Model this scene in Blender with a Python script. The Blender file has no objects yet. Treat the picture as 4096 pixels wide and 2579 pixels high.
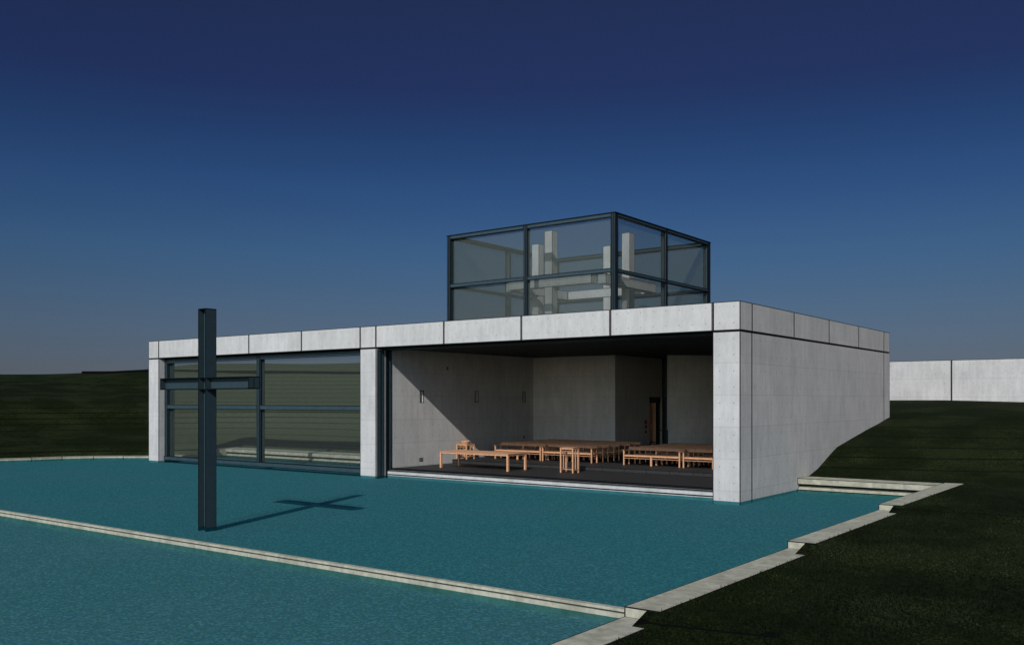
import bpy, math, random
import numpy as np
random.seed(7)
S = bpy.context.scene
COL = S.collection
R = math.radians

# ------------------------------------------------------------------ node helpers
class NT:
    def __init__(s, mat):
        s.t = mat.node_tree; s.t.nodes.clear()
    def n(s, typ, **kw):
        nd = s.t.nodes.new(typ)
        for k, v in kw.items():
            if k.startswith('i_'):
                nd.inputs[int(k[2:])].default_value = v
            else:
                setattr(nd, k, v)
        return nd
    def l(s, a, b): s.t.links.new(a, b)
    def m(s, op, a, b=None, c=None):
        nd = s.n('ShaderNodeMath', operation=op)
        for i, v in enumerate((a, b, c)):
            if v is None: continue
            if isinstance(v, (int, float)): nd.inputs[i].default_value = v
            else: s.l(v, nd.inputs[i])
        return nd.outputs[0]
    def mixc(s, f, a, b, mode='MIX'):
        nd = s.n('ShaderNodeMix', data_type='RGBA', blend_type=mode)
        for i, v in ((0, f), (6, a), (7, b)):
            if isinstance(v, (int, float)): nd.inputs[i].default_value = v
            elif isinstance(v, tuple): nd.inputs[i].default_value = (*v, 1) if len(v) == 3 else v
            else: s.l(v, nd.inputs[i])
        return nd.outputs[2]
    def rng(s, v, a, b, c, d, smooth=True):
        nd = s.n('ShaderNodeMapRange', interpolation_type='SMOOTHSTEP' if smooth else 'LINEAR')
        s.l(v, nd.inputs[0])
        for i, x in enumerate((a, b, c, d)): nd.inputs[i + 1].default_value = x
        return nd.outputs[0]
    def noise(s, vec, scale, detail=4, rough=.55):
        nd = s.n('ShaderNodeTexNoise')
        nd.inputs['Scale'].default_value = scale; nd.inputs['Detail'].default_value = detail
        nd.inputs['Roughness'].default_value = rough
        if vec is not None: s.l(vec, nd.inputs['Vector'])
        return nd.outputs[0]
    def scalev(s, vec, sc):
        nd = s.n('ShaderNodeVectorMath', operation='MULTIPLY'); s.l(vec, nd.inputs[0]); nd.inputs[1].default_value = sc
        return nd.outputs[0]
    def edge(s, w):
        """1 on the dark outline drawn along the edges of a face, from the two metre-true UV layers"""
        a = s.n('ShaderNodeUVMap', uv_map='ea').outputs[0]; b = s.n('ShaderNodeUVMap', uv_map='eb').outputs[0]
        sa = s.n('ShaderNodeSeparateXYZ'); sb = s.n('ShaderNodeSeparateXYZ'); s.l(a, sa.inputs[0]); s.l(b, sb.inputs[0])
        d = s.m('MINIMUM', s.m('MINIMUM', sa.outputs[0], sa.outputs[1]), s.m('MINIMUM', sb.outputs[0], sb.outputs[1]))
        return s.m('LESS_THAN', d, w)
    def out(s, sh):
        o = s.n('ShaderNodeOutputMaterial'); s.l(sh, o.inputs[0])
    def bsdf(s, col, rough=.8, spec=.2, bump=None, bs=.2, bd=.01, metal=0):
        p = s.n('ShaderNodeBsdfPrincipled')
        if isinstance(col, tuple): p.inputs['Base Color'].default_value = (*col, 1)
        else: s.l(col, p.inputs['Base Color'])
        if isinstance(rough, (int, float)): p.inputs['Roughness'].default_value = rough
        else: s.l(rough, p.inputs['Roughness'])
        p.inputs['Specular IOR Level'].default_value = spec; p.inputs['Metallic'].default_value = metal
        if bump is not None:
            b = s.n('ShaderNodeBump'); b.inputs['Strength'].default_value = bs; b.inputs['Distance'].default_value = bd
            s.l(bump, b.inputs['Height']); s.l(b.outputs[0], p.inputs['Normal'])
        s.out(p.outputs[0]); return p

def newmat(name):
    m = bpy.data.materials.new(name); m.use_nodes = True
    return m, NT(m)

M = {}
def concrete(name, base, formwork=True, line=.014, warm=0., rough_scale=1.):
    m, t = newmat(name)
    g = t.n('ShaderNodeNewGeometry'); P = g.outputs['Position']
    sx = t.n('ShaderNodeSeparateXYZ'); t.l(P, sx.inputs[0])
    sn = t.n('ShaderNodeSeparateXYZ'); t.l(g.outputs['True Normal'], sn.inputs[0])
    big = t.noise(P, .9, 4, .6)
    st = t.noise(t.scalev(P, (3.2, 3.2, .55)), 1.6, 5, .62)
    fine = t.noise(t.scalev(P, (14, 14, 4)), 1.5, 4, .7)
    f = t.m('ADD', t.m('MULTIPLY', t.rng(big, .3, .7, -.5, .5), .12), t.m('MULTIPLY', t.rng(st, .35, .65, -.5, .5), .12))
    f = t.m('ADD', f, t.m('MULTIPLY', t.rng(fine, .3, .7, -.5, .5), .09))
    if not formwork:
        bl = t.noise(P, 5, 5, .7)
        f = t.m('ADD', f, t.m('MULTIPLY', t.rng(bl, .35, .65, -.5, .5), (.34 * rough_scale)))
    f = t.m('ADD', f, 1.)
    if formwork:
        side = t.m('GREATER_THAN', t.m('ABSOLUTE', sn.outputs[0]), .6)
        u = t.m('ADD', t.m('MULTIPLY', side, t.m('SUBTRACT', sx.outputs[1], .82)),
                t.m('MULTIPLY', t.m('SUBTRACT', 1., side), t.m('ADD', sx.outputs[0], .823)))
        z = t.m('SUBTRACT', sx.outputs[2], .285)
        du = t.m('MULTIPLY', t.m('SUBTRACT', t.m('FRACT', t.m('DIVIDE', u, .4219)), .5), .4219)
        dz = t.m('MULTIPLY', t.m('SUBTRACT', t.m('FRACT', t.m('DIVIDE', z, .45)), .5), .45)
        d = t.m('SQRT', t.m('ADD', t.m('MULTIPLY', du, du), t.m('MULTIPLY', dz, dz)))
        hole = t.rng(d, .010, .024, .5, 1.)
        vert = t.m('LESS_THAN', t.m('ABSOLUTE', sn.outputs[2]), .5)
        hole = t.m('ADD', t.m('MULTIPLY', hole, vert), t.m('SUBTRACT', 1., vert))
        # panel joints: level every 0.9 m, upright every half bay
        jz = t.m('ABSOLUTE', t.m('MULTIPLY', t.m('SUBTRACT', t.m('FRACT', t.m('ADD', t.m('DIVIDE', z, .9), .5)), .5), .9))
        ju = t.m('ABSOLUTE', t.m('MULTIPLY', t.m('SUBTRACT', t.m('FRACT', t.m('ADD', t.m('DIVIDE', u, 1.6875), .5)), .5), 1.6875))
        lz = t.rng(jz, .003, .016, .83, 1.); lu = t.rng(ju, .003, .012, .93, 1.)
        # each panel a slightly different tone
        cell = t.m('ADD', t.m('FLOOR', t.m('DIVIDE', z, .9)), t.m('MULTIPLY', t.m('FLOOR', t.m('DIVIDE', u, 1.6875)), 7.3))
        wn = t.n('ShaderNodeTexWhiteNoise', noise_dimensions='1D'); t.l(cell, wn.inputs['W'])
        tone = t.rng(wn.outputs[0], 0, 1, .965, 1.03, False)
        f = t.m('MULTIPLY', t.m('MULTIPLY', f, hole), t.m('MULTIPLY', t.m('MULTIPLY', lz, lu), tone))
    col = t.n('ShaderNodeVectorMath', operation='SCALE'); col.inputs[0].default_value = base; t.l(f, col.inputs['Scale'])
    c = col.outputs[0]
    if not formwork:
        c = t.mixc(t.rng(t.noise(P, 2.2, 4, .6), .45, .75, 0., .5), c, tuple(b * q for b, q in zip(base, (.62, .62, .55))))
    if line: c = t.mixc(t.edge(line), c, (.012, .012, .012))
    t.bsdf(c, .88, .12, bump=fine, bs=.15, bd=.01)
    M[name] = m
concrete('concrete', (.436, .431, .422), line=.022)
concrete('concrete_plain', (.436, .431, .422), formwork=True, line=0)
concrete('coping_concrete', (.345, .338, .268), formwork=False, line=.017)
concrete('sill_concrete', (.43, .43, .425), formwork=False, line=.010, rough_scale=.3)

def simple(name, col, rough=.7, spec=.2, line=0, var=.12, scale=6., linecol=(.004, .005, .006)):
    m, t = newmat(name)
    g = t.n('ShaderNodeNewGeometry')
    nz = t.noise(g.outputs['Position'], scale, 4, .6)
    k = t.rng(nz, .3, .7, 1 - var, 1 + var)
    sc = t.n('ShaderNodeVectorMath', operation='SCALE'); sc.inputs[0].default_value = col; t.l(k, sc.inputs['Scale'])
    c = sc.outputs[0]
    if line: c = t.mixc(t.edge(line), c, linecol)
    t.bsdf(c, rough, spec, bump=nz, bs=.05)
    M[name] = m
simple('steel', (.027, .050, .062), .5, .2, line=.026, linecol=(.002, .003, .004))
simple('steel_tower', (.027, .050, .062), .5, .2, line=.034, linecol=(.002, .003, .004))
simple('steel_cross', (.024, .043, .053), .6, .12, line=.010, var=.06)
simple('joint', (.004, .004, .004), .9, .05)
simple('groove', (.05, .05, .047), .9, .05)
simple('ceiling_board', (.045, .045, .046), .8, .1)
simple('dark_steel', (.012, .02, .024), .5, .2, line=.008)
simple('red_enamel', (.62, .008, .008), .35, .5, var=.03)
simple('dark_red_enamel', (.20, .008, .010), .35, .5, var=.03)
simple('black_plastic', (.012, .012, .013), .45, .4)
simple('plate_grey', (.16, .16, .16), .5, .4)
simple('dark_wall', (.004, .004, .004), 1., .0)

def granite():
    m, t = newmat('black_granite')
    g = t.n('ShaderNodeNewGeometry'); P = g.outputs['Position']
    sx = t.n('ShaderNodeSeparateXYZ'); t.l(P, sx.inputs[0])
    lines = None
    for o, per in ((0, .9), (1, .9)):
        d = t.m('ABSOLUTE', t.m('MULTIPLY', t.m('SUBTRACT', t.m('FRACT', t.m('DIVIDE', sx.outputs[o], per)), .5), per))
        q = t.m('LESS_THAN', d, .004)
        lines = q if lines is None else t.m('MAXIMUM', lines, q)
    nz = t.noise(P, 30, 3, .7)
    sc = t.n('ShaderNodeVectorMath', operation='SCALE'); sc.inputs[0].default_value = (.030, .030, .031)
    t.l(t.rng(nz, .3, .7, .75, 1.25), sc.inputs['Scale'])
    c = t.mixc(lines, sc.outputs[0], (.006, .006, .006))
    c = t.mixc(t.edge(.008), c, (.004, .004, .004))
    t.bsdf(c, .6, .12)
    M['granite'] = m
granite()

def wood(name, base, line=.0045):
    m, t = newmat(name)
    tc = t.n('ShaderNodeTexCoord'); oi = t.n('ShaderNodeObjectInfo')
    off = t.n('ShaderNodeVectorMath', operation='ADD'); t.l(tc.outputs['Object'], off.inputs[0])
    cx = t.n('ShaderNodeCombineXYZ'); t.l(t.m('MULTIPLY', oi.outputs['Random'], 9.), cx.inputs[0]); t.l(t.m('MULTIPLY', oi.outputs['Random'], 3.), cx.inputs[1])
    t.l(cx.outputs[0], off.inputs[1])
    gr = t.noise(t.scalev(off.outputs[0], (2.5, 26, 26)), 1.6, 5, .6)
    gr2 = t.noise(t.scalev(off.outputs[0], (11, 3, 3)), 1.2, 3, .5)
    f = t.m('MULTIPLY', t.rng(gr, .3, .7, .82, 1.15), t.rng(gr2, .3, .7, .90, 1.08))
    sc = t.n('ShaderNodeVectorMath', operation='SCALE'); sc.inputs[0].default_value = base; t.l(f, sc.inputs['Scale'])
    c = t.mixc(t.rng(gr, .5, .75, 0., .35), sc.outputs[0], tuple(b * k for b, k in zip(base, (.72, .62, .55))))
    if line: c = t.mixc(t.edge(line), c, tuple(b * .25 for b in base))
    t.bsdf(c, .5, .25, bump=gr, bs=.05)
    M[name] = m
wood('oak', (.64, .34, .19), .007)
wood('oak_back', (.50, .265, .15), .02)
wood('oak_dark', (.14, .07, .04), 0)
wood('walnut_door', (.70, .40, .24), 0)

def glass(key, name, alpha, dc):
    m, t = newmat(name)
    tr = t.n('ShaderNodeBsdfTransparent'); tr.inputs[0].default_value = (.96, .98, .97, 1)
    df = t.n('ShaderNodeBsdfDiffuse'); df.inputs[0].default_value = (*dc, 1)
    a = t.n('ShaderNodeMixShader'); a.inputs[0].default_value = alpha; t.l(tr.outputs[0], a.inputs[1]); t.l(df.outputs[0], a.inputs[2])
    t.out(a.outputs[0]); M[key] = m
glass('glass', 'tinted_glass', .28, (.094, .107, .095))
glass('window_glass', 'window_glass', .11, (.085, .097, .090))

def water(key, name, ca, cb):
    m, t = newmat(name)
    g = t.n('ShaderNodeNewGeometry'); P = g.outputs['Position']
    tr = t.n('ShaderNodeBsdfTransparent')
    n2 = t.noise(P, .18, 3, .5)
    c2 = t.mixc(t.rng(n2, .35, .65, 0., 1.), ca, cb); t.l(c2, tr.inputs[0])
    df = t.n('ShaderNodeBsdfDiffuse'); df.inputs[0].default_value = (.02, .20, .26, 1)
    a = t.n('ShaderNodeMixShader'); a.inputs[0].default_value = .08; t.l(tr.outputs[0], a.inputs[1]); t.l(df.outputs[0], a.inputs[2])
    t.out(a.outputs[0]); M[key] = m
water('water', 'pool_water', (.240, .500, .525), (.262, .498, .530))
water('water_low', 'shallow_pool_water', (.280, .507, .528), (.298, .515, .540))

def poolfloor():
    m, t = newmat('pebble_bed')
    g = t.n('ShaderNodeNewGeometry'); P = g.outputs['Position']
    v = t.n('ShaderNodeTexVoronoi'); v.inputs['Scale'].default_value = 26; t.l(P, v.inputs['Vector'])
    hs = t.n('ShaderNodeSeparateXYZ'); t.l(v.outputs['Color'], hs.inputs[0])
    k = t.m('POWER', hs.outputs[0], 2.2)
    c = t.mixc(k, (.46, .47, .47), (.86, .84, .80))
    c = t.mixc(t.m('MULTIPLY', t.m('GREATER_THAN', hs.outputs[1], .90), .45), c, (.34, .44, .80))
    c = t.mixc(t.rng(v.outputs['Distance'], .3, .6, 0., .3), c, (.16, .18, .19))
    t.bsdf(c, .8, .1); M['pebbles'] = m
poolfloor()

def grass():
    m, t = newmat('dark_grass')
    g = t.n('ShaderNodeNewGeometry'); P = g.outputs['Position']
    sx = t.n('ShaderNodeSeparateXYZ'); t.l(P, sx.inputs[0])
    f1 = t.noise(P, 26, 4, .75); f2 = t.noise(P, 5, 5, .7); f3 = t.noise(P, .35, 4, .6)
    c = t.mixc(t.rng(f2, .35, .65, 0, 1), (.0044, .0074, .0019), (.0072, .0128, .0030))
    c = t.mixc(t.rng(f3, .45, .66, 0, .7), c, (.0115, .0175, .005))
    c = t.mixc(t.m('MULTIPLY', t.rng(f1, .50, .66, 0, 1.), t.rng(f3, .42, .60, .3, 1.)), c, (.048, .060, .027))
    c = t.mixc(t.rng(f1, .34, .49, .85, 0.), c, (.0018, .0028, .001))
    # brightness seen through the west bay glass, painted into the slope's grass colour
    wob = t.m('MULTIPLY', t.m('SUBTRACT', t.noise(P, .5, 3, .5), .5), 1.2)
    side = t.m('ADD', t.m('ADD', t.m('MULTIPLY', t.m('SUBTRACT', sx.outputs[0], -31.6), .524), t.m('MULTIPLY', t.m('SUBTRACT', sx.outputs[1], 1.75), .852)), wob)
    pale_mask = t.m('MULTIPLY', t.m('MULTIPLY', t.rng(side, -.5, .7, 0., 1.), t.rng(sx.outputs[0], -17, -12, 1., 0.)), t.rng(sx.outputs[1], -1., 2., 0., 1.))
    dc = t.mixc(t.rng(f2, .35, .65, 0, 1), (.047, .058, .034), (.062, .074, .045))
    dc = t.mixc(t.rng(f1, .34, .49, .35, 0.), dc, (.034, .044, .024))
    c = t.mixc(pale_mask, c, dc)
    # terrace lines cut into the slope every 0.3 m of height
    d = t.m('ABSOLUTE', t.m('MULTIPLY', t.m('SUBTRACT', t.m('FRACT', t.m('ADD', t.m('DIVIDE', sx.outputs[2], .3), .5)), .5), .3))
    sn = t.n('ShaderNodeSeparateXYZ'); t.l(g.outputs['Normal'], sn.inputs[0])
    sl = t.m('SQRT', t.m('MAXIMUM', t.m('SUBTRACT', 1., t.m('MULTIPLY', sn.outputs[2], sn.outputs[2])), 0.))
    ln = t.m('MULTIPLY', t.m('LESS_THAN', d, t.m('MULTIPLY', sl, .05)), t.rng(sl, .05, .12, 0., .9))
    c = t.mixc(ln, c, (.003, .004, .003))
    t.bsdf(c, .95, .03, bump=f1, bs=.6, bd=.05); M['grass'] = m
grass()

# ------------------------------------------------------------------ mesh builder
class MB:
    def __init__(s): s.v = []; s.f = []; s.mi = []; s.e = []; s.sm = []
    def quad(s, p, mi=0, line=True, smooth=False):
        """p: 3 or 4 points, counter-clockwise seen from outside"""
        i = len(s.v); s.v += [tuple(q) for q in p]; s.f.append(tuple(range(i, i + len(p)))); s.mi.append(mi); s.sm.append(smooth)
        if len(p) == 4 and line:
            W = math.dist(p[0], p[1]); H = math.dist(p[1], p[2])
            s.e += [(0, 0, W, H), (W, 0, 0, H), (W, H, 0, 0), (0, H, W, 0)]
        else: s.e += [(9, 9, 9, 9)] * len(p)
    def box(s, x0, x1, y0, y1, z0, z1, mi=0, line=True, skip=''):
        a, b, c, d = (x0, y0, z0), (x1, y0, z0), (x1, y1, z0), (x0, y1, z0)
        e, f, g, h = (x0, y0, z1), (x1, y0, z1), (x1, y1, z1), (x0, y1, z1)
        for k, q in (('-y', (a, b, f, e)), ('+x', (b, c, g, f)), ('+y', (c, d, h, g)), ('-x', (d, a, e, h)), ('+z', (e, f, g, h)), ('-z', (d, c, b, a))):
            if k not in skip: s.quad(q, mi, line)
        return s
    def prism(s, prof, a0, a1, axis='x', mi=0, line=True, smooth=False, cap=True):
        """prof: closed (p,q) outline; extruded along axis"""
        def pt(a, p): return (a, p[0], p[1]) if axis == 'x' else ((p[0], a, p[1]) if axis == 'y' else (p[0], p[1], a))
        n = len(prof); ar = sum(prof[i][0] * prof[(i + 1) % n][1] - prof[(i + 1) % n][0] * prof[i][1] for i in range(n))
        if (ar < 0): prof = prof[::-1]
        flip = (axis == 'y')
        for i in range(n):
            p, q = prof[i], prof[(i + 1) % n]
            f = [pt(a0, p), pt(a0, q), pt(a1, q), pt(a1, p)]
            f = f[::-1] if not flip else f
            s.quad(f, mi, (i in line) if isinstance(line, (set, tuple)) else line, smooth)
        if cap:
            A = [pt(a0, p) for p in prof]; B = [pt(a1, p) for p in prof]
            s.quad(A[::-1] if not flip else A, mi, False); s.quad(B if not flip else B[::-1], mi, False)
        return s
    def cyl(s, c, r, d, axis='x', n=20, mi=0, r2=None):
        r2 = r if r2 is None else r2
        ring = []
        for k, rr, o in ((0, r, 0), (1, r2, d)):
            L = []
            for i in range(n):
                a = 2 * math.pi * i / n; p, q = rr * math.cos(a), rr * math.sin(a)
                L.append((c[0] + o, c[1] + p, c[2] + q) if axis == 'x' else ((c[0] + p, c[1] + o, c[2] + q) if axis == 'y' else (c[0] + p, c[1] + q, c[2] + o)))
            ring.append(L)
        for i in range(n):
            j = (i + 1) % n; s.quad((ring[0][i], ring[0][j], ring[1][j], ring[1][i]), mi, False, True)
        s.quad(ring[0][::-1], mi, False); s.quad(ring[1], mi, False)
        return s
    def build(s, name, mats, parent=None):
        loc = root_loc(parent)
        me = bpy.data.meshes.new(name)
        me.from_pydata([(x - loc[0], y - loc[1], z - loc[2]) for x, y, z in s.v], [], s.f)
        if not isinstance(mats, (list, tuple)): mats = [mats]
        for k in mats: me.materials.append(M[k])
        me.polygons.foreach_set('material_index', s.mi); me.polygons.foreach_set('use_smooth', s.sm)
        e = np.array(s.e, dtype=np.float32)
        for nm, sl in (('ea', e[:, :2]), ('eb', e[:, 2:])):
            u = me.uv_layers.new(name=nm); u.data.foreach_set('uv', np.ascontiguousarray(sl).ravel())
        me.update()
        o = bpy.data.objects.new(name, me); COL.objects.link(o)
        if parent: o.parent = parent
        return o
def root_loc(o):
    if o is None: return (0, 0, 0)
    while o.parent: o = o.parent
    return tuple(o.location)
def tag(o, label, cat, group=None):
    o['label'] = label; o['category'] = cat
    if group: o['group'] = group
    return o
def empty(name, loc, label, cat, group=None):
    o = bpy.data.objects.new(name, None); COL.objects.link(o); o.location = loc; o.empty_display_size = .2
    return tag(o, label, cat, group)
def struct(o): o['kind'] = 'structure'; return o
def copy_tree(o, parent=None):
    c = o.copy(); COL.objects.link(c)
    if parent: c.parent = parent
    for ch in list(o.children): copy_tree(ch, c)
    return c

# ------------------------------------------------------------------ ground, pools
ZT = 5.61       # top of the beams
ZB = 4.79       # underside
SHORE = [(-30.0, 5.3), (-30.05, 4.2), (-30.35, 2.6), (-31.0, 1.1), (-32.15, .24), (-33.2, -.7), (-33.9, -1.9), (-34.2, -3.2),
         (-34.65, -4.5), (-35.3, -6.6), (-36.0, -9), (-36.3, -14), (-36.1, -20), (-35.6, -27)]
POLY = SHORE + [(4.40, -27), (4.40, 5.3)]

def interp(prof, d):
    return np.interp(d, [p[0] for p in prof], [p[1] for p in prof])
PL = [(0, .07), (.5, .1), (1, .4), (3, .7), (6, 1.05), (7.5, 1.5), (8.8, 2.2), (10.5, 2.8), (20, 3.65), (30, 4.5), (36, 4.8), (60, 4.95), (400, 3)]
PM = [(0, .34), (.3, .37), (1.5, .60), (4, 1.15), (8, 2.1), (13, 3.3), (19, 4.6), (25, 5.62), (29, 5.92), (34, 6.0), (60, 5.9), (400, 3)]
PR = [(0, .365), (.3, .365), (1.2, .562), (3.1, 1.18), (5.0, 1.485), (6.9, 1.774), (8.4, 1.938), (9.6, 2.10), (18.7, 2.83), (19.4, 2.86), (60, 3.0), (400, 3)]
def dist_in(X, Y):
    pts = np.array(POLY); n = len(pts)
    d = np.full(X.shape, 1e9); inside = np.zeros(X.shape, bool)
    for i in range(n):
        a, b = pts[i], pts[(i + 1) % n]; ab = b - a
        t = np.clip(((X - a[0]) * ab[0] + (Y - a[1]) * ab[1]) / (ab @ ab), 0, 1)
        d = np.minimum(d, np.hypot(X - a[0] - t * ab[0], Y - a[1] - t * ab[1]))
        c = ((a[1] > Y) != (b[1] > Y)); den = (b[1] - a[1]) if b[1] != a[1] else 1e-9
        inside ^= c & (X < (b[0] - a[0]) * (Y - a[1]) / den + a[0])
    return d, inside
def lerp_band(X, xs, vals):
    out = np.zeros(X.shape)
    for i in range(len(xs) - 1):
        m = (X >= xs[i]) & (X <= xs[i + 1]); t = (X - xs[i]) / (xs[i + 1] - xs[i]); t = t * t * (3 - 2 * t)
        out = np.where(m, vals[i] * (1 - t) + vals[i + 1] * t, out)
    out = np.where(X < xs[0], vals[0], out); return np.where(X > xs[-1], vals[-1], out)
CURB = [(5.56, -1.51, .365), (-1.51, -7.52, .228), (-7.52, -13.52, .092), (-13.52, -19.52, -.043), (-19.52, -40, -.18)]
def height(X, Y):
    d, ins = dist_in(X, Y)
    back = np.maximum(Y - 5.3, 0)
    sm = lambda v, lo, hi: (lambda q: q * q * (3 - 2 * q))(np.clip((v - lo) / (hi - lo), 0, 1))
    hl = interp(PL, d); hm = interp(PM, d)
    wM = sm(X, -78, -50) * sm(Y, 5, 23)
    hw = hl * (1 - wM) + hm * wM
    hr = interp(PR, np.maximum(back - .35 * np.maximum(X, 0) * np.clip(back / 4, 0, 1), 0))
    wR = sm(X, -30, -8)
    H = hw * (1 - wR) + hr * wR
    # east side: low terraces beside the stepped coping, running out into the slope
    east = (X > 4.3) & (Y <= 5.56)
    base = .30 + .045 * np.clip(Y, -60, 5.56) + .0
    base = np.maximum(base, -.75) + .02 * np.clip(X - 12, 0, 60)
    terr = np.interp(Y, [-19.95, -19.53, -13.95, -13.53, -8.10, -7.53, -1.98, -1.52], [-.18, -.043, -.043, .092, .092, .228, .228, .365]) - .006
    k = np.clip(1 - (X - 4.66) / 6.5, 0, 1)
    he = base * (1 - k) + terr * k
    te = np.clip((5.56 - Y) / 1.2, 0, 1)
    hr0 = .365 - .035 * np.maximum(X - 4.66, 0) * np.exp(-np.maximum(X - 4.66, 0) / 9)
    he = np.where(Y > 4.3, he * te + hr0 * (1 - te), he)
    H = np.where(east, he, H)
    # behind 5.56 on the east the slope starts from the same low edge
    e2 = (X > 4.3) & (Y > 5.56)
    H = np.where(e2, np.maximum(H - .365, 0) + hr0, H)
    H = np.where(ins | ((X < -30.4) & (d < .42)), -.55, H)
    # under the buildings
    b1 = (X > -14.8) & (X < -.35) & (Y > 4) & (Y < 14.9); b2 = (X > -19.25) & (X < -10.15) & (Y > 10.4) & (Y < 19.3)
    H = np.where(b1 | b2, -.55, H)
    # gentle unevenness away from edges
    w = np.clip((d - 1.5) / 6, 0, 1) * np.clip(np.abs(Y - 24) / 4, 0, 1)
    H = H + w * (.06 * np.sin(X * .55 + .7 * np.sin(Y * .31)) + .05 * np.sin(Y * .47 + X * .13))
    return H
def grid_lines(lo, hi, dense_lo, dense_hi, step, extra):
    L = list(np.arange(dense_lo, dense_hi, step)); x = dense_hi; s_ = step
    while x < hi: L.append(x); s_ *= 1.25; x += s_
    x = dense_lo; s_ = step
    while x > lo: s_ *= 1.25; x -= s_; L.append(x)
    L = sorted(L); L = [q for q in L if all(abs(q - e) > .14 for e in extra)] + list(extra)
    return np.array(sorted(L))
gx = grid_lines(-340, 260, -64, 20, .5, [4.38, 4.46, 4.655, 4.9, -14.85, -14.75, -.4, -.3, -19.3, -19.2, -10.2, -10.1])
gy = grid_lines(-90, 300, -27, 27, .5, [5.28, 5.36, 5.555, 5.60, 5.9, -1.52, -1.98, -7.53, -8.10, -13.53, -13.95, -19.53, -19.95, 14.85, 14.95, 10.35, 10.45, 19.25, 19.35])
X, Y = np.meshgrid(gx, gy); Z = height(X, Y)
nx, ny = len(gx), len(gy)
verts = np.stack([X.ravel(), Y.ravel(), Z.ravel()], 1)
idx = np.arange(nx * ny).reshape(ny, nx)
faces = np.stack([idx[:-1, :-1].ravel(), idx[:-1, 1:].ravel(), idx[1:, 1:].ravel(), idx[1:, :-1].ravel()], 1)
me = bpy.data.meshes.new('grass_slope'); me.from_pydata(verts.tolist(), [], faces.tolist()); me.materials.append(M['grass'])
me.polygons.foreach_set('use_smooth', [True] * len(me.polygons))
terrain = struct(bpy.data.objects.new('grass_slope', me)); COL.objects.link(terrain)

# tufts of short grass on the bank nearest the path, spilling a little over the coping
rg = np.random.default_rng(5)
N0 = 120000
bx = 4.60 + 12.5 * rg.random(N0) ** 1.25; by = -21 + 23 * rg.random(N0)
dcam = np.hypot(bx - 10.26, by + 24.15)
keep = (rg.random(N0) < np.clip(14 / dcam, 0, 1) ** 1.5) & (bx > 4.68 - .05 * rg.random(N0)) & (dcam > 3)
clump = .5 + .5 * np.sin(bx * 5.1 + 1.7 * np.sin(by * 3.3)) * np.sin(by * 4.3 + bx)
keep &= rg.random(N0) < .35 + .65 * clump
bx, by = bx[keep], by[keep]; nb = len(bx); bz = height(bx, by) - .01
hb = .025 + .05 * rg.random(nb); an = rg.random(nb) * 2 * math.pi; wb = .006 + .006 * rg.random(nb); le = .03 * rg.random(nb)
la = rg.random(nb) * 2 * math.pi
P0 = np.stack([bx - wb * np.cos(an), by - wb * np.sin(an), bz], 1); P1 = np.stack([bx + wb * np.cos(an), by + wb * np.sin(an), bz], 1)
P2 = np.stack([bx + le * np.cos(la), by + le * np.sin(la), bz + hb], 1)
gv = np.stack([P0, P1, P2], 1).reshape(-1, 3)
me = bpy.data.meshes.new('grass_tufts'); me.from_pydata(gv.tolist(), [], np.arange(nb * 3).reshape(-1, 3).tolist()); me.materials.append(M['grass'])
gt = bpy.data.objects.new('grass_tufts', me); COL.objects.link(gt); gt['kind'] = 'stuff'
tag(gt, 'short dark grass blades on the bank right of the stepped coping', 'grass')

def pool_sheet(name, mat, z, y0, y1, kind='structure'):
    pts = [(x, y) for x, y in SHORE if y0 < y < y1]
    def xs(y):
        P = sorted(SHORE, key=lambda p: p[1]); return float(np.interp(y, [p[1] for p in P], [p[0] for p in P]))
    ring = [(4.3, y0), (4.3, y1), (xs(y1) - .2, y1)] + [(x - .2, y) for x, y in pts] + [(xs(y0) - .2, y0)]
    b = MB(); b.quad([(x, y, z) for x, y in ring], 0, False)
    return struct(b.build(name, mat))
for z, y0, y1, wn, fn in ((0, -13.46, 4.9, 'upper_pool_water', 'upper_pool_bed'), (-.078, -19.46, -13.46, 'lower_pool_water', 'lower_pool_bed'), (-.215, -27, -19.46, 'outer_pool_water', 'outer_pool_bed')):
    pool_sheet(wn, 'water' if z == 0 else 'water_low', z, y0, y1); pool_sheet(fn, 'pebbles', z - .09, y0, y1)

# weirs between the pools
def weir(y, zt, zl, label):
    b = MB()
    x0, x1 = -36.4, 4.11
    b.box(x0, x1, y, y + .10, zt - .038, zt, 0, False)                      # upper lip
    b.box(x0, x1, y + .02, y + .10, zt - .062, zt - .040, 1)      # groove
    b.box(x0, x1, y, y + .10, zl - .3, zt - .064, 0, False)                                                       # lower face
    return tag(b.build('weir', ['coping_concrete', 'groove']), label, 'weir', 'weirs between the pools')
weir(-13.52, .05, -.078, 'long low concrete weir with a dark groove, crossing the pool before the cross')
weir(-19.52, -.09, -.215, 'lowest concrete weir at the near edge of the pool')

# stepped coping on the east side
cop = empty('stepped_coping', (4.4, -13, -.2), 'wide pale concrete coping stepping down along the right side of the pool', 'coping')
for i, (y1, y0, z) in enumerate(CURB):
    y0 = max(y0, -34)
    b = MB(); b.box(4.115, 4.655, y0 + .001, y1 - (0 if i == 0 else .002), -.6, z); b.build('coping_block', 'coping_concrete', cop)
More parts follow.
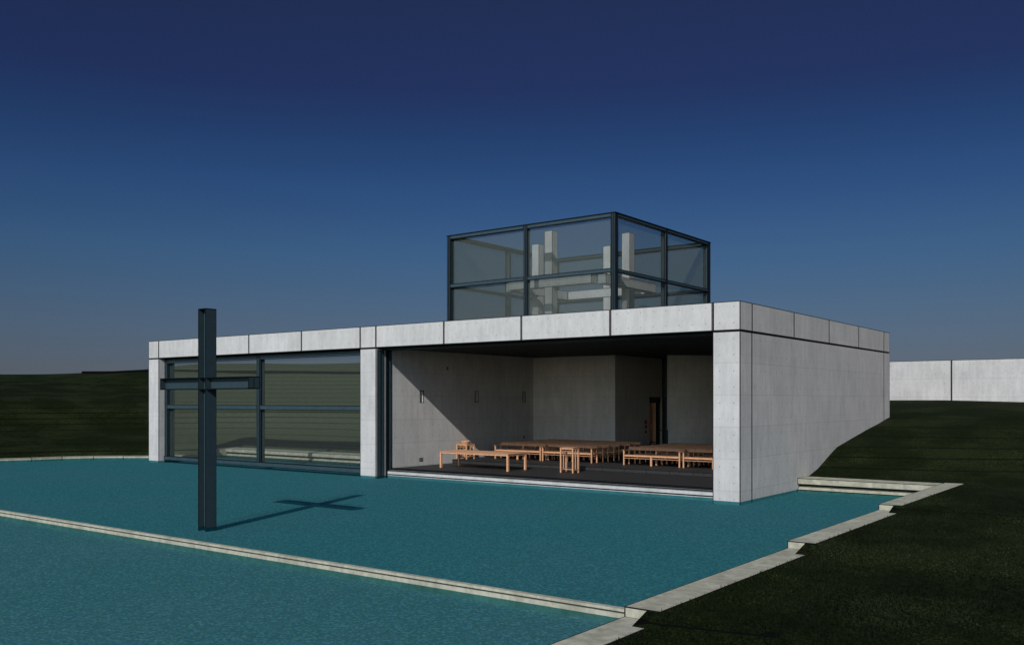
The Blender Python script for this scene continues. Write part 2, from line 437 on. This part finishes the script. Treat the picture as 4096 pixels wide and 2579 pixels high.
# back coping with overhanging block, groove and battered foot
def back_coping(name, x0, x1, label):
    r = empty(name, ((x0 + x1) / 2, 5, 0), label, 'coping', 'copings along the back of the pool')
    b = MB(); b.box(x0, x1, 4.50, 5.555, .172, .363); b.build('coping_block', 'coping_concrete', r)
    b = MB(); b.prism([(4.50, -.3), (4.50, .0), (4.70, .125), (5.30, .125), (5.30, -.3)], x0 + .0, x1, 'x'); b.build('battered_foot', 'coping_concrete', r)
    b = MB(); b.box(x0 + .02, x1 - .001, 4.72, 5.3, .126, .171); b.build('shadow_groove', 'groove', r)
back_coping('back_coping', .003, 4.112, 'short pale concrete coping between the right wall and the stepped coping')
back_coping('back_coping', -29.85, -15.175, 'long pale concrete coping seen through the big left window')
# west return and the curved low kerb
wr = empty('west_coping', (-30.1, 4.5, 0), 'dark return block ending the coping at the far left corner', 'coping')
b = MB(); b.box(-30.4, -29.853, 3.95, 5.555, -.3, .36); b.build('coping_block', 'coping_concrete', wr)
b = MB(); b.box(-30.4, -29.95, 3.2, 3.947, -.3, .14); b.build('low_step', 'coping_concrete', wr)
kb = MB()
pts = [(-30.05, 3.2)] + [p for p in SHORE[2:]]
nrm = []
for i in range(len(pts)):
    a = pts[max(i - 1, 0)]; c = pts[min(i + 1, len(pts) - 1)]; dx, dy = c[0] - a[0], c[1] - a[1]; L = math.hypot(dx, dy); nrm.append((dy / L, -dx / L))
for i in range(len(pts) - 1):
    p, q = pts[i], pts[i + 1]; n0, n1 = nrm[i], nrm[i + 1]; W = .5
    po = (p[0] + n0[0] * W, p[1] + n0[1] * W); qo = (q[0] + n1[0] * W, q[1] + n1[1] * W); zt, zb = .085, -.3
    if i % 2: zt -= .0
    kb.quad([(p[0], p[1], zt), (po[0], po[1], zt), (qo[0], qo[1], zt), (q[0], q[1], zt)])
    kb.quad([(q[0], q[1], zb), (p[0], p[1], zb), (p[0], p[1], zt), (q[0], q[1], zt)])
    kb.quad([(po[0], po[1], zb), (qo[0], qo[1], zb), (qo[0], qo[1], zt), (po[0], po[1], zt)])
tag(kb.build('curved_kerb', 'coping_concrete'), 'thin pale kerb curving along the far left shore of the pool', 'kerb')

# free standing concrete wall on the slope behind
bw = empty('garden_wall', (.5, 24.3, 2.5), 'long bright freestanding concrete wall on the grass slope to the right', 'wall')
xs = [-9.0, -6.66, -3.06, .54, 4.14, 7.74, 11.34, 14.94]
for a, c in zip(xs[:-1], xs[1:]):
    b = MB(); b.box(a + .016, c - .016, 24.25, 24.55, 1.4, 4.79); b.build('wall_panel', 'concrete', bw)
b = MB(); b.box(-8.9, 14.8, 24.30, 24.5, 1.4, 4.77); b.build('joint_core', 'joint', bw)

# low dark retaining edge high on the left hill
pts = [(-62.3, 14.0), (-58, 14.1), (-53.6, 14.5), (-51, 16.0), (-48.6, 17.7), (-43.5, 20.8), (-39.4, 23), (-34, 25.8)]
hz = height(np.array([p[0] for p in pts]), np.array([p[1] for p in pts]))
HILL_EDGE = (pts, hz)
lw = MB()
for i in range(len(pts) - 1):
    p, q = pts[i], pts[i + 1]; z0, z1 = float(hz[i]), float(hz[i + 1]); w = .3
    A, B_, C_, D_ = (p[0], p[1]), (q[0], q[1]), (q[0], q[1] + w), (p[0], p[1] + w)
    lw.quad([(*A, z0 - .4), (*B_, z1 - .4), (*B_, z1 + .19), (*A, z0 + .19)], 0, False)
    lw.quad([(*A, z0 + .19), (*B_, z1 + .19), (*C_, z1 + .19), (*D_, z0 + .19)], 0, False)
    lw.quad([(*C_, z1 - .4), (*D_, z0 - .4), (*D_, z0 + .19), (*C_, z1 + .19)], 0, False)
tag(lw.build('retaining_edge', 'dark_wall'), 'thin dark retaining edge running along the top of the left hill', 'retaining wall')

# ------------------------------------------------------------------ chapel
ch = empty('chapel', (-7.5, 7.6, 0), 'low concrete chapel, front open to the water, big framed window bay at its left', 'chapel')
G = .013
# piers
for x0, x1, yb in ((-.823, 0, .82), (-15.17, -14.33, .83), (-29.50, -28.67, .83)):
    b = MB(); b.box(x0, x1, 0, yb - .005, -.3, ZB - .02); b.build('pier', 'concrete', ch)
def band(b, axis, cuts, f0, f1, z0, z1, g=.036):
    """row of cast panels with open joints over a dark recessed core"""
    for a, c in zip(cuts[:-1], cuts[1:]):
        if axis == 'x': b.box(a + g / 2, c - g / 2, f0, f1, z0, z1)
        else: b.box(f0, f1, a + g / 2, c - g / 2, z0, z1)
    if axis == 'x': b.box(cuts[0] + .03, cuts[-1] - .03, f0 + .04, f1 - .03, z0 - .025, z1 - .02, 1, False)
    else: b.box(f0 + .03, f1 - .04, cuts[0] - .0, cuts[-1] - .03, z0 - .025, z1 - .02, 1, False)
CX = [-29.50, -28.67, -25.295, -21.92, -18.545, -15.17, -14.33, -10.965, -7.585, -4.197, -.823, 0]
CX2 = list(CX); CX2[0] -= .018; CX2[-1] += .018
b = MB(); band(b, 'x', CX2, 0, .83, ZB + .008, ZT); b.build('front_beam', ['concrete', 'joint'], ch)
CY = [.842, 4.217, 7.613, 11.028, 14.426, 15.284]
b = MB(); band(b, 'y', CY, -.8, 0, ZB + .008, ZT); b.build('side_beam', ['concrete', 'joint'], ch)
# east wall, back wall, west wall
b = MB(); b.box(-.82, 0, .842, 14.415, -.3, ZB - .02); b.box(-.82, 0, 14.437, 15.284, -.3, ZB - .02)
b.box(-.78, -.04, .80, 15.2, -.3, ZB, 1, False); b.build('east_wall', ['concrete', 'joint'], ch)
b = MB(); b.box(-9.96, -.825, 14.46, 15.28, -.3, ZB - .0); b.build('back_wall', 'concrete', ch)
b = MB(); b.box(-9.96, -.825, 14.90, 15.28, ZB + .003, ZT); b.build('rear_parapet', 'concrete', ch)
b = MB(); b.box(-15.165, -14.6, .84, 10.03, ZB + .003, ZT); b.build('side_parapet', 'concrete', ch)
# west wall with three shallow recesses
b = MB(); Xw = -14.33; dp = .09
b.box(-15.17, Xw - dp, .835, 15.28, -.3, ZB - .003, 0, False)
NI = [(2.418, 2.613), (5.834, 6.035), (9.229, 9.431)]
zs = [-.3, 2.758, 3.204, ZB - .003]; ys = [.835, 2.418, 2.613, 5.834, 6.035, 9.229, 9.431, 15.28]
for i in range(len(ys) - 1):
    for j in range(3):
        if j == 1 and i % 2 == 1: continue
        b.box(Xw - dp, Xw, ys[i], ys[i + 1], zs[j], zs[j + 1], 0, False)
wl = b.build('west_wall', 'concrete_plain', ch)
for y0, y1 in NI:
    f = MB(); e = .02
    f.box(Xw - .02, Xw + .004, y0 - e, y0, 2.758 - e, 3.204 + e); f.box(Xw - .02, Xw + .004, y1, y1 + e, 2.758 - e, 3.204 + e)
    f.box(Xw - .02, Xw + .004, y0, y1, 3.204, 3.204 + e); f.box(Xw - .02, Xw + .004, y0, y1, 2.758 - e, 2.758)
    f.build('recess_frame', 'black_plastic', wl)
# ceiling and roof
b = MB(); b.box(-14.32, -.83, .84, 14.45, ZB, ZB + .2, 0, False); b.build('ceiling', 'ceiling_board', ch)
b = MB(); b.box(-14.59, -.81, .84, 14.89, ZB + .203, ZB + .3, 0, False); b.build('roof', 'sill_concrete', ch)
# floor
b = MB(); b.box(-14.325, -.825, .80, 14.45, -.3, .258, 0); b.build('floor', 'granite', ch)
b = MB()
n = 15; w = (14.325 - .825) / n
for i in range(n):
    b.box(-14.325 + .35 * (i == 0) * 0 + i * w + .002, -14.325 + (i + 1) * w - .002, 4.35, 4.42, .259, .385)
b.box(-14.325, -.825, 4.33, 14.45, .385, .41); b.box(-14.325, -.825, 4.40, 14.45, .26, .384, 0, False)
b.build('raised_floor', 'granite', ch)
# sill of the open bay
b = MB(); x0, x1 = -14.31, -.826
b.box(x0, x1, .56, .80, -.3, .028); b.box(x0, x1, .60, .80, .030, .050, 1, False)
b.box(x0, x1, .56, .80, .052, .166); b.box(x0, x1, .66, .80, .168, .186, 1, False); b.box(x0, x1, .63, .80, .187, .206)
b.build('sill', ['sill_concrete', 'joint'], ch)
b = MB(); b.box(x0, x1, .70, .79, .208, .252); b.box(x0, x1, .74, .81, .254, .272, 1, False); b.build('sill_track', ['steel', 'joint'], ch)
b = MB(); b.box(x0, x1, .30, .55, ZB - .075, ZB - .022); b.box(x0, x1, .58, .80, ZB - .075, ZB - .003); b.build('head_track', 'dark_steel', ch)
# jamb steels beside the middle pier
b = MB(); b.box(-14.333, -14.30, .065, .24, -.1, ZB - .08); b.box(-14.329, -14.322, .245, .44, -.1, ZB - .08)
b.box(-14.33, -14.27, .50, .56, -.1, ZB - .08); b.box(-14.33, -14.285, .57, .62, .2, ZB - .08); b.box(-14.328, -14.30, .63, .80, .2, ZB - .08)
b.build('jamb', 'steel', ch)

# window frames
def frame(parent, name, axis, f, sg, a0, a1, z0, z1, ams, zms, w=.19, cap=False, ends=(1, 1), mats='steel', pane='glass'):
    """steel lattice along an axis; outer face at f, growing inward (sg) ; panes become children"""
    def put(b, p0, p1, d0, d1, zz0, zz1, mi=0):
        q0, q1 = sorted((f + sg * d0, f + sg * d1))
        if axis == 'x': b.box(p0, p1, q0, q1, zz0, zz1, mi)
        else: b.box(q0, q1, p0, p1, zz0, zz1, mi)
    b = MB(); V = []
    if ends[0]: V.append((a0, a0 + w))
    V += [(m - w / 2, m + w / 2) for m in ams]
    if ends[1]: V.append((a1 - w, a1))
    for p0, p1 in V:
        c = (p0 + p1) / 2
        put(b, p0, c - .002, 0, .10, z0, z1); put(b, c + .002, p1, 0, .10, z0, z1); put(b, p0 + .01, p1 - .01, .012, .10, z0 + .002, z1 - .002, 1)
        put(b, p0 + .03, p1 - .03, .102, .30, z0, z1)
    gaps = []; cur = a0
    for p0, p1 in V:
        if p0 > cur + .01: gaps.append((cur, p0))
        cur = p1
    if a1 > cur + .01: gaps.append((cur, a1))
    H = [(z0, z0 + w * .95)] + [(m - w / 2, m + w / 2) for m in zms] + [(z1 - w * .95, z1)]
    for g0, g1 in gaps:
        for h0, h1 in H:
            put(b, g0, g1, .004, .10, h0, h1); put(b, g0, g1, .103, .29, h0 + .03, h1 - .03)
            put(b, g0, g1, -.006, .004, h1 - .022, h1 - .002); put(b, g0, g1, -.006, .004, h0 + .002, h0 + .022)
    if cap: put(b, a0 - .03, a1 + .03, -.03, .31, z1 + .001, z1 + .025)
    fr = b.build(name, [mats, 'joint'], parent)
    for g0, g1 in gaps:
        for (h0, h1), (k0, k1) in zip(H[:-1], H[1:]):
            p = MB(); put(p, g0 - .01, g1 + .01, .135, .147, h1 - .025, k0 + .025)
            p.build('glass_pane', pane, fr)
    return fr
fr = frame(ch, 'window_frame', 'x', .275, 1, -28.62, -15.175, .045, ZB - .045, [-21.667], [2.53], w=.2, pane='window_glass')
b = MB(); b.box(-28.66, -15.18, .262, .268, .03, .225); b.build('bottom_channel', 'steel', fr)
b = MB(); b.box(-28.668, -28.60, .30, .62, -.1, ZB - .05); b.build('jamb', 'steel', ch)

# curved inner wall, inner entrance details
b = MB(); cx, cy = -8.18, 11.47; Rr = 6.5; a0 = R(35)
# circle centre lies behind (away from the camera)
ox, oy = cx - math.sin(a0) * Rr * -1 * -1, cy + math.cos(a0) * Rr
pp = []
for i in range(19):
    a = a0 + i / 18 * R(62)
    pp.append((ox + math.sin(a) * Rr, oy - math.cos(a) * Rr))
pp = [p for p in pp if p[1] < 14.44 and p[0] < -.9]
th = .2
for i in range(len(pp) - 1):
    p, q = pp[i], pp[i + 1]
    b.quad([(*p, .4), (*q, .4), (*q, ZB - .003), (*p, ZB - .003)], 0, False, True)
p, q = pp[0], (pp[0][0] - .12, pp[0][1] + .16)
b.quad([(q[0], q[1], .4), (*p, .4), (*p, ZB - .003), (q[0], q[1], ZB - .003)])
for i in range(len(pp) - 1):
    p, q = pp[i], pp[i + 1]; o = (-.12, .16)
    b.quad([(q[0] + o[0], q[1] + o[1], .4), (p[0] + o[0], p[1] + o[1], .4), (p[0] + o[0], p[1] + o[1], ZB - .003), (q[0] + o[0], q[1] + o[1], ZB - .003)], 0, False, True)
b.build('curved_wall', 'concrete_plain', ch)
b = MB(); b.cyl((-8.09, 11.28, .41), .024, 1.13, 'z', 8); b.cyl((-8.42, 11.28, 1.53), .024, .33, 'x', 8); b.cyl((-8.42, 11.28, 1.53), .022, .03, 'x', 10)
b.build('handrail', 'dark_steel', ch)
b = MB(); b.box(-9.95, -8.2, 14.405, 14.45, .41, ZB - .003); b.box(-9.955, -9.90, 14.34, 14.40, .41, ZB - .01); b.box(-9.955, -8.5, 14.34, 14.40, 2.86, 2.95)
b.box(-9.84, -8.9, 14.36, 14.40, .5, 2.74); b.build('inner_door', 'steel', ch)

# ------------------------------------------------------------------ glass tower over the entrance block
tw = empty('glass_tower', (-14.78, 14.85, 0), 'square steel and glass tower rising from a concrete entrance block behind the roof', 'tower')
TX0, TX1, TY0, TY1 = -19.585, -9.97, 10.045, 19.66
b = MB(); D = .36
b.box(TX0, -15.18, TY0, TY0 + D, -.3, 5.0); b.box(-14.325, TX1, TY0 + .01, TY0 + D, .3, ZB - .004, 0, False)
b.box(TX0, TX0 + D, TY0 + D, TY1 - D, -.3, 5.0); b.box(TX0, TX1, TY1 - D, TY1, -.3, 5.0)
b.box(TX1 - D, TX1, TY0 + D + .001, 13.145, .3, ZB - .004, 0, False); b.box(TX1 - D, TX1, 13.146, 14.43, 2.985, ZB - .004, 0, False)
b.box(TX1 - D, TX1, 15.29, TY1 - D, .3, 5.0)
b.build('block_wall', 'concrete', tw)
b = MB(); b.box(-12, -9.975, 14.432, 14.9, .3, ZB - .01); b.build('passage_wall', 'concrete', tw)
b = MB(); b.box(TX0 + .01, -12.4, TY0 + .02, TY1 - .02, 5.001, 5.06); b.box(-12.4, TX1 - .01, TY0 + .02, 10.9, 5.001, 5.06); b.box(-12.4, TX1 - .01, 14.42, TY1 - .02, 5.001, 5.06); b.box(-10.36, TX1 - .01, 10.9, 14.42, 5.001, 5.06); b.build('deck', 'sill_concrete', tw)  # unseen opening added in the deck to let daylight down into the passage
b = MB(); b.box(-19.2, -10.34, 10.42, 14.43, .3, .78); b.build('passage_floor', 'granite', tw)
b = MB(); b.box(-10.43, -10.085, 13.98, 14.02, .80, 2.71); dr = b.build('door', 'walnut_door', tw)
b = MB(); b.box(-10.40, -10.11, 13.972, 13.978, .86, .90); b.build('kick_rail', 'dark_steel', dr)
b = MB(); b.box(-10.45, -9.985, 13.95, 14.19, 2.712, 2.98); b.box(-10.083, -10.03, 13.95, 14.10, .78, 2.71); b.box(-10.02, -9.985, 13.97, 14.12, .78, 2.71); b.build('door_frame', 'steel', tw)
Z0, Z1, ZM = 5.06, 10.95, 8.47
TW_ = .19
frame(tw, 'front_frame', 'x', TY0, 1, TX0, TX1, Z0, Z1, [-14.78], [ZM], w=TW_, cap=True, mats='steel_tower')
frame(tw, 'back_frame', 'x', TY1, -1, TX0, TX1, Z0, Z1, [-14.78], [ZM], w=TW_, cap=True, mats='steel_tower')
frame(tw, 'side_frame', 'y', TX1, -1, TY0 + .105, TY1 - .105, Z0, Z1, [14.85], [ZM], w=TW_ * .8, cap=True, mats='steel_tower')
frame(tw, 'side_frame', 'y', TX0, 1, TY0 + .105, TY1 - .105, Z0, Z1, [14.85], [ZM], w=TW_ * .8, cap=True, mats='steel_tower')

# the four concrete crosses inside the tower
def tower_cross(cx, cy, along, label):
    r = empty('concrete_cross', (cx, cy, 5.06), label, 'cross', 'concrete crosses in the glass tower')
    h = .2275; L = 2.44
    b = MB(); b.box(cx - h, cx + h, cy - h, cy + h, 5.061, 8.275)
    b.box(cx - h, cx + h, cy - h, cy + h, 8.73, 10.965)
    if along == 'x': b.box(cx - L, cx + L, cy - h, cy + h, 8.275, 8.73)
    else: b.box(cx - h, cx + h, cy - L, cy + L, 8.275, 8.73)
    b.build('cross_body', 'tower_concrete', r)
concrete('tower_concrete', (.385, .395, .395), line=.02)
tower_cross(-14.78, 12.15, 'x', 'concrete cross nearest the front glass of the tower')
tower_cross(-12.08, 14.85, 'y', 'concrete cross at the right side of the glass tower')
tower_cross(-14.78, 17.55, 'x', 'concrete cross at the back of the glass tower')
tower_cross(-17.48, 14.85, 'y', 'concrete cross at the left side of the glass tower')

# ------------------------------------------------------------------ steel cross in the water
cr = empty('steel_cross', (-7.57, -11.89, -.1), 'tall dark blue steel cross standing in the pool', 'cross')
xL, xR, yF, yBk, zt = -7.712, -7.432, -12.03, -11.748, 4.885; tp = .016
b = MB()
b.box(xL, xL + tp, yF, yBk, -.12, zt - tp); b.box(xR - tp, xR, yF, yBk, -.12, zt - tp)
b.box(xL + tp, xR - tp, -11.897, -11.881, -.12, zt - tp, 0); b.box(xL, xR, yF, yBk, zt - tp, zt)
b.build('upright', 'steel_cross', cr)
b = MB(); z0, z1 = 3.076, 3.346; xa, xb = -9.22, -5.898
for x0, x1 in ((xa, xL - .001), (xR + .001, xb)):
    b.box(x0, x1, yF - .002, yBk + .002, z1 - tp, z1); b.box(x0, x1, yF - .002, yBk + .002, z0, z0 + tp)
    b.box(x0, x1, -11.897, -11.881, z0 + tp, z1 - tp)
b.box(xa, xa + tp, yF - .001, yBk + .001, z0 + tp, z1 - tp); b.box(xb - tp, xb, yF - .001, yBk + .001, z0 + tp, z1 - tp)
for z in (z0, z1 - tp): b.box(xL + tp + .001, xR - tp - .001, yF, yBk, z, z + tp)
b.build('arm', 'steel_cross', cr)

# ------------------------------------------------------------------ furniture
W_ = 2.34
TOP_EDGE = (4, 9)
def make_bench():
    r = empty('bench', (0, 0, 0), 'pale oak bench', 'bench', 'oak benches in the chapel')
    MB().box(.052, W_ - .052, .0, .405, .328, .386).build('seat', 'oak', r)
    for x0, x1, y0, y1, z1 in ((0, .05, .0, .045, .553), (W_ - .05, W_, .0, .045, .553), (W_ / 2 - .038, W_ / 2 + .038, .002, .05, .327),
                               (0, .05, .385, .43, .60), (W_ - .05, W_, .385, .43, .60), (W_ / 2 - .038, W_ / 2 + .038, .407, .445, .60)):
        MB().box(x0, x1, y0, y1, 0, z1).build('leg', 'oak', r)
    for y0, y1 in ((.012, .036), (.37, .394)):
        b = MB(); b.box(.051, W_ - .051, y0, y1, .252, .277)
        for x in (.25, .75): b.box(W_ * x - .012, W_ * x + .012, y0 + .001, y1 - .001, .276, .329)
        b.build('rail', 'oak', r)
    for x0, x1 in ((.012, .038), (W_ - .038, W_ - .012)): MB().box(x0, x1, .046, .384, .252, .277).build('rail', 'oak', r)
    # curved backrest
    mid = [(.395, .548), (.412, .585), (.432, .622), (.458, .655), (.492, .675)]
    fr_ = [(y - .014, z + .006) for y, z in mid]; bk = [(y + .014, z - .006) for y, z in mid][::-1]
    TOPE = TOP_EDGE
    b = MB(); b.prism(fr_ + bk, .003, W_ - .003, 'x', smooth=False, line=TOPE)
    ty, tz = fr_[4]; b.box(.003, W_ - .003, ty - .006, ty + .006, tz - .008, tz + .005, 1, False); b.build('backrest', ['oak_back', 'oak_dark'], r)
    for sg, x in ((-1, .045), (1, W_ - .045)):
        prof = [(x, .553), (x + sg * .02, .572), (x + sg * .05, .581), (x + sg * .088, .578)]
        lo = [(p + 0 * sg, q - .02) for p, q in prof][::-1]
        b = MB(); b.prism(prof + lo, -.02, .425, 'y', line=False); b.build('armrest', 'oak', r)
    return r
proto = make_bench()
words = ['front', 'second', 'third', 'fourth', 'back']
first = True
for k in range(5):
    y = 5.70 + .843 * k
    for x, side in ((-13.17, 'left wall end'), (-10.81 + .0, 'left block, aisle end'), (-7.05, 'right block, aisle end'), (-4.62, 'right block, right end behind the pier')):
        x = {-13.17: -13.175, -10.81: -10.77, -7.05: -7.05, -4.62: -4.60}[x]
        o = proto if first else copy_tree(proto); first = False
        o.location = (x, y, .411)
        s_ = {'left wall end': 'left block, window wall end'}.get(side, side)
        o['label'] = f'pale oak bench, {words[k]} row, {"left block, end by the shaded side wall" if side.startswith("left wall") else s_}'

# altar table
tb = empty('altar_table', (-11.3, 2.6, .26), 'long low oak altar table nearest the water', 'table')
MB().box(-12.97, -9.67, 2.02, 3.18, .873, .903).build('table_top', 'oak', tb)
b = MB(); b.box(-12.89, -9.75, 2.04, 2.065, .815, .871); b.box(-12.89, -9.75, 3.135, 3.16, .815, .871); b.box(-12.95, -12.925, 2.10, 3.10, .815, .871); b.box(-9.715, -9.69, 2.10, 3.10, .815, .871)
b.build('apron', 'oak', tb)
for x in (-12.96, -9.755):
    for y in (2.03, 3.095): MB().box(x, x + .075, y, y + .075, .26, .872).build('leg', 'oak', tb)
def stand(r, x0, x1, y0, y1, zb, zt, posts):
    for x in (x0, x1 - .05):
        for y in (y0, y1 - .05): MB().box(x, x + .05, y, y + .05, zb, zt - .014).build('leg', 'oak', r)
    for q in ((x0 + .05, x1 - .05, y0 + .008, y0 + .03, zt - .068, zt - .015), (x0 + .05, x1 - .05, y1 - .03, y1 - .008, zt - .068, zt - .015),
              (x0 + .008, x0 + .03, y0 + .05, y1 - .05, zt - .068, zt - .015), (x1 - .03, x1 - .008, y0 + .05, y1 - .05, zt - .068, zt - .015),
              (x0 + .05, x1 - .05, y0 + .01, y0 + .03, zt - .14, zt - .115), (x0 + .05, x1 - .05, y1 - .03, y1 - .01, zt - .14, zt - .115),
              (x0 + .01, x0 + .03, y0 + .05, y1 - .05, zb + .10, zb + .13), (x1 - .03, x1 - .01, y0 + .05, y1 - .05, zb + .10, zb + .13),
              (x0 + .03, x1 - .03, y1 - .2, y1 - .17, zb + .101, zb + .131)):
        MB().box(*q).build('rail', 'oak', r)
    for x in posts:
        MB().box(x, x + .035, (y0 + y1) / 2 - .02, (y0 + y1) / 2 + .02, zb + .132, zt - .016).build('post', 'oak', r)
lt = empty('lectern', (-7.67, 3, .26), 'slim open oak lectern standing between the altar table and the benches', 'lectern')
stand(lt, -7.955, -7.395, 2.81, 3.21, .26, 1.165, (-7.945, -7.44))
MB().box(-7.958, -7.392, 2.807, 3.213, 1.152, 1.166).build('top_board', 'oak', lt)
ft = empty('font_stand', (-14.05, 4.9, .41), 'small square oak stand holding the bowl by the side wall', 'stand')
stand(ft, -14.325, -13.765, 4.60, 5.14, .411, 1.05, (-14.315, -13.81))
bo = MB(); c0 = (-14.07, 4.88); N_ = 36
profo = [(.03, .80), (.10, .90), (.155, 1.0), (.235, 1.155)]; profi = [(.225, 1.155), (.14, 1.0), (.03, .86)]
pr = profo + profi
for (r0, z0), (r1, z1) in zip(pr[:-1], pr[1:]):
    for i in range(N_):
        a, c = 2 * math.pi * i / N_, 2 * math.pi * (i + 1) / N_
        bo.quad([(c0[0] + r0 * math.cos(a), c0[1] + r0 * math.sin(a), z0), (c0[0] + r0 * math.cos(c), c0[1] + r0 * math.sin(c), z0),
                 (c0[0] + r1 * math.cos(c), c0[1] + r1 * math.sin(c), z1), (c0[0] + r1 * math.cos(a), c0[1] + r1 * math.sin(a), z1)], 0, False, True)
bo.cyl((c0[0], c0[1], .78), .05, .04, 'z', 20)
tag(bo.build('font_bowl', 'oak'), 'round conical oak bowl set into the small stand by the side wall', 'bowl')

# sockets on the side wall and round alarm discs by the passage
for y, z, lb in ((4.0, 4.28, 'small dark wall socket high on the side wall under the ceiling'), (2.415, .50, 'left socket of the pair low on the sunlit side wall'),
                 (2.525, .50, 'right socket of the pair low on the sunlit side wall'), (5.84, .52, 'low dark socket on the side wall behind the bowl stand'),
                 (9.33, 1.17, 'small dark socket on the shaded side wall near the inner corner')):
    if z > 4: y, z = 4.05, 4.13
    r = empty('wall_socket', (Xw, y, z), lb, 'socket', 'sockets on the chapel side wall')
    MB().box(Xw, Xw + .012, y - .045, y + .045, z - .07, z + .07).build('socket_frame', 'black_plastic', r)
    MB().box(Xw + .0125, Xw + .018, y - .027, y + .027, z - .05, z + .05).build('socket_plate', 'plate_grey', r)
for z, rr, mt, lb in ((1.847, .095, 'red_enamel', 'largest bright red disc on the shaded wall beside the passage'), (1.619, .06, 'dark_red_enamel', 'small dark red disc between the other two red discs'),
                      (1.398, .06, 'dark_red_enamel', 'lowest small red disc beside the passage opening')):
    r = empty('alarm_disc', (TX1, 12.77, z), lb, 'alarm disc', 'red discs beside the passage')
    MB().cyl((TX1 + .001, 12.77, z), rr + .012, .02, 'x', 24).build('rim', 'black_plastic', r)
    MB().cyl((TX1 + .0215, 12.77, z), rr, .025, 'x', 24, r2=rr * .8).build('disc_face', mt, r)

# ------------------------------------------------------------------ light, sky, camera
sd = np.array([-2.91, 7.37, -4.975]); hor = math.hypot(2.91, 7.37); elev = math.atan2(4.975, hor)
L = bpy.data.lights.new('sun', 'SUN'); L.energy = 3.5; L.angle = R(.5); L.color = (1, .975, .935)
lo = bpy.data.objects.new('sun', L); COL.objects.link(lo)
from mathutils import Vector
lo.rotation_euler = Vector(tuple(float(q) for q in sd)).to_track_quat('-Z', 'Y').to_euler(); lo.location = (20, -40, 40)

Wd = bpy.data.worlds.new('World'); S.world = Wd; Wd.use_nodes = True
t = Wd.node_tree; t.nodes.clear()
sky = t.nodes.new('ShaderNodeTexSky'); sky.sky_type = 'NISHITA'; sky.sun_disc = False
sky.sun_elevation = elev; sky.sun_rotation = math.atan2(2.91, -7.37)
sky.altitude = 600; sky.air_density = 1.0; sky.dust_density = .6; sky.ozone_density = 2.0
gm = t.nodes.new('ShaderNodeGamma'); gm.inputs[1].default_value = 1.0
tc = t.nodes.new('ShaderNodeTexCoord'); sx = t.nodes.new('ShaderNodeSeparateXYZ'); t.links.new(tc.outputs['Generated'], sx.inputs[0])
ramp = t.nodes.new('ShaderNodeValToRGB'); t.links.new(sx.outputs[2], ramp.inputs[0])
SKY = [(0.0, (.27, .30, .46)), (.042, (.28, .31, .46)), (.088, (.30, .36, .50)), (.157, (.26, .41, .60)), (.222, (.205, .36, .62)), (.273, (.17, .29, .53)), (.32, (.185, .225, .45)), (.45, (.24, .25, .42)), (1.0, (.35, .36, .5))]
SK = 1 / 3.
while len(ramp.color_ramp.elements) < len(SKY): ramp.color_ramp.elements.new(.5)
for e, (p_, c_) in zip(ramp.color_ramp.elements, SKY): e.position = p_; e.color = (c_[0] * SK, c_[1] * SK, c_[2] * SK, 1)
# added sky glow behind the camera, off the sun's bearing, fills the interior shade
dt = t.nodes.new('ShaderNodeVectorMath'); dt.operation = 'DOT_PRODUCT'; t.links.new(tc.outputs['Generated'], dt.inputs[0])
dt.inputs[1].default_value = (-.15, -.94, .31)
mr = t.nodes.new('ShaderNodeMapRange'); mr.interpolation_type = 'SMOOTHSTEP'; t.links.new(dt.outputs['Value'], mr.inputs[0])
mr.inputs[1].default_value = .38; mr.inputs[2].default_value = .92; mr.inputs[3].default_value = 0; mr.inputs[4].default_value = 1
mg = t.nodes.new('ShaderNodeMix'); mg.data_type = 'RGBA'; t.links.new(mr.outputs[0], mg.inputs[0]); t.links.new(ramp.outputs[0], mg.inputs[6]); mg.inputs[7].default_value = (1.25, 1.22, 1.16, 1)
mx = t.nodes.new('ShaderNodeMix'); mx.data_type = 'RGBA'; mx.blend_type = 'MULTIPLY'; mx.inputs[0].default_value = 1
t.links.new(sky.outputs[0], gm.inputs[0]); t.links.new(gm.outputs[0], mx.inputs[6]); t.links.new(mg.outputs[2], mx.inputs[7])
bg = t.nodes.new('ShaderNodeBackground'); bg.inputs[1].default_value = .15
t.links.new(mx.outputs[2], bg.inputs[0])
o = t.nodes.new('ShaderNodeOutputWorld'); t.links.new(bg.outputs[0], o.inputs[0])

cam = bpy.data.cameras.new('camera'); co = bpy.data.objects.new('camera', cam); COL.objects.link(co)
cam.sensor_width = 36; cam.lens = 3654.5 / 4096 * 36; cam.shift_y = (1600.06 - 1289.5) / 4096
co.location = (10.2596, -24.1502, 2.8362); co.rotation_euler = (R(90), 0, .64652)
cam.clip_start = .1; cam.clip_end = 3000
S.camera = co
S.view_settings.view_transform = 'Standard'; S.view_settings.look = 'None'; S.view_settings.exposure = 0; S.view_settings.gamma = 1
S.cycles.transparent_max_bounces = 24; S.cycles.max_bounces = 6; S.cycles.diffuse_bounces = 4
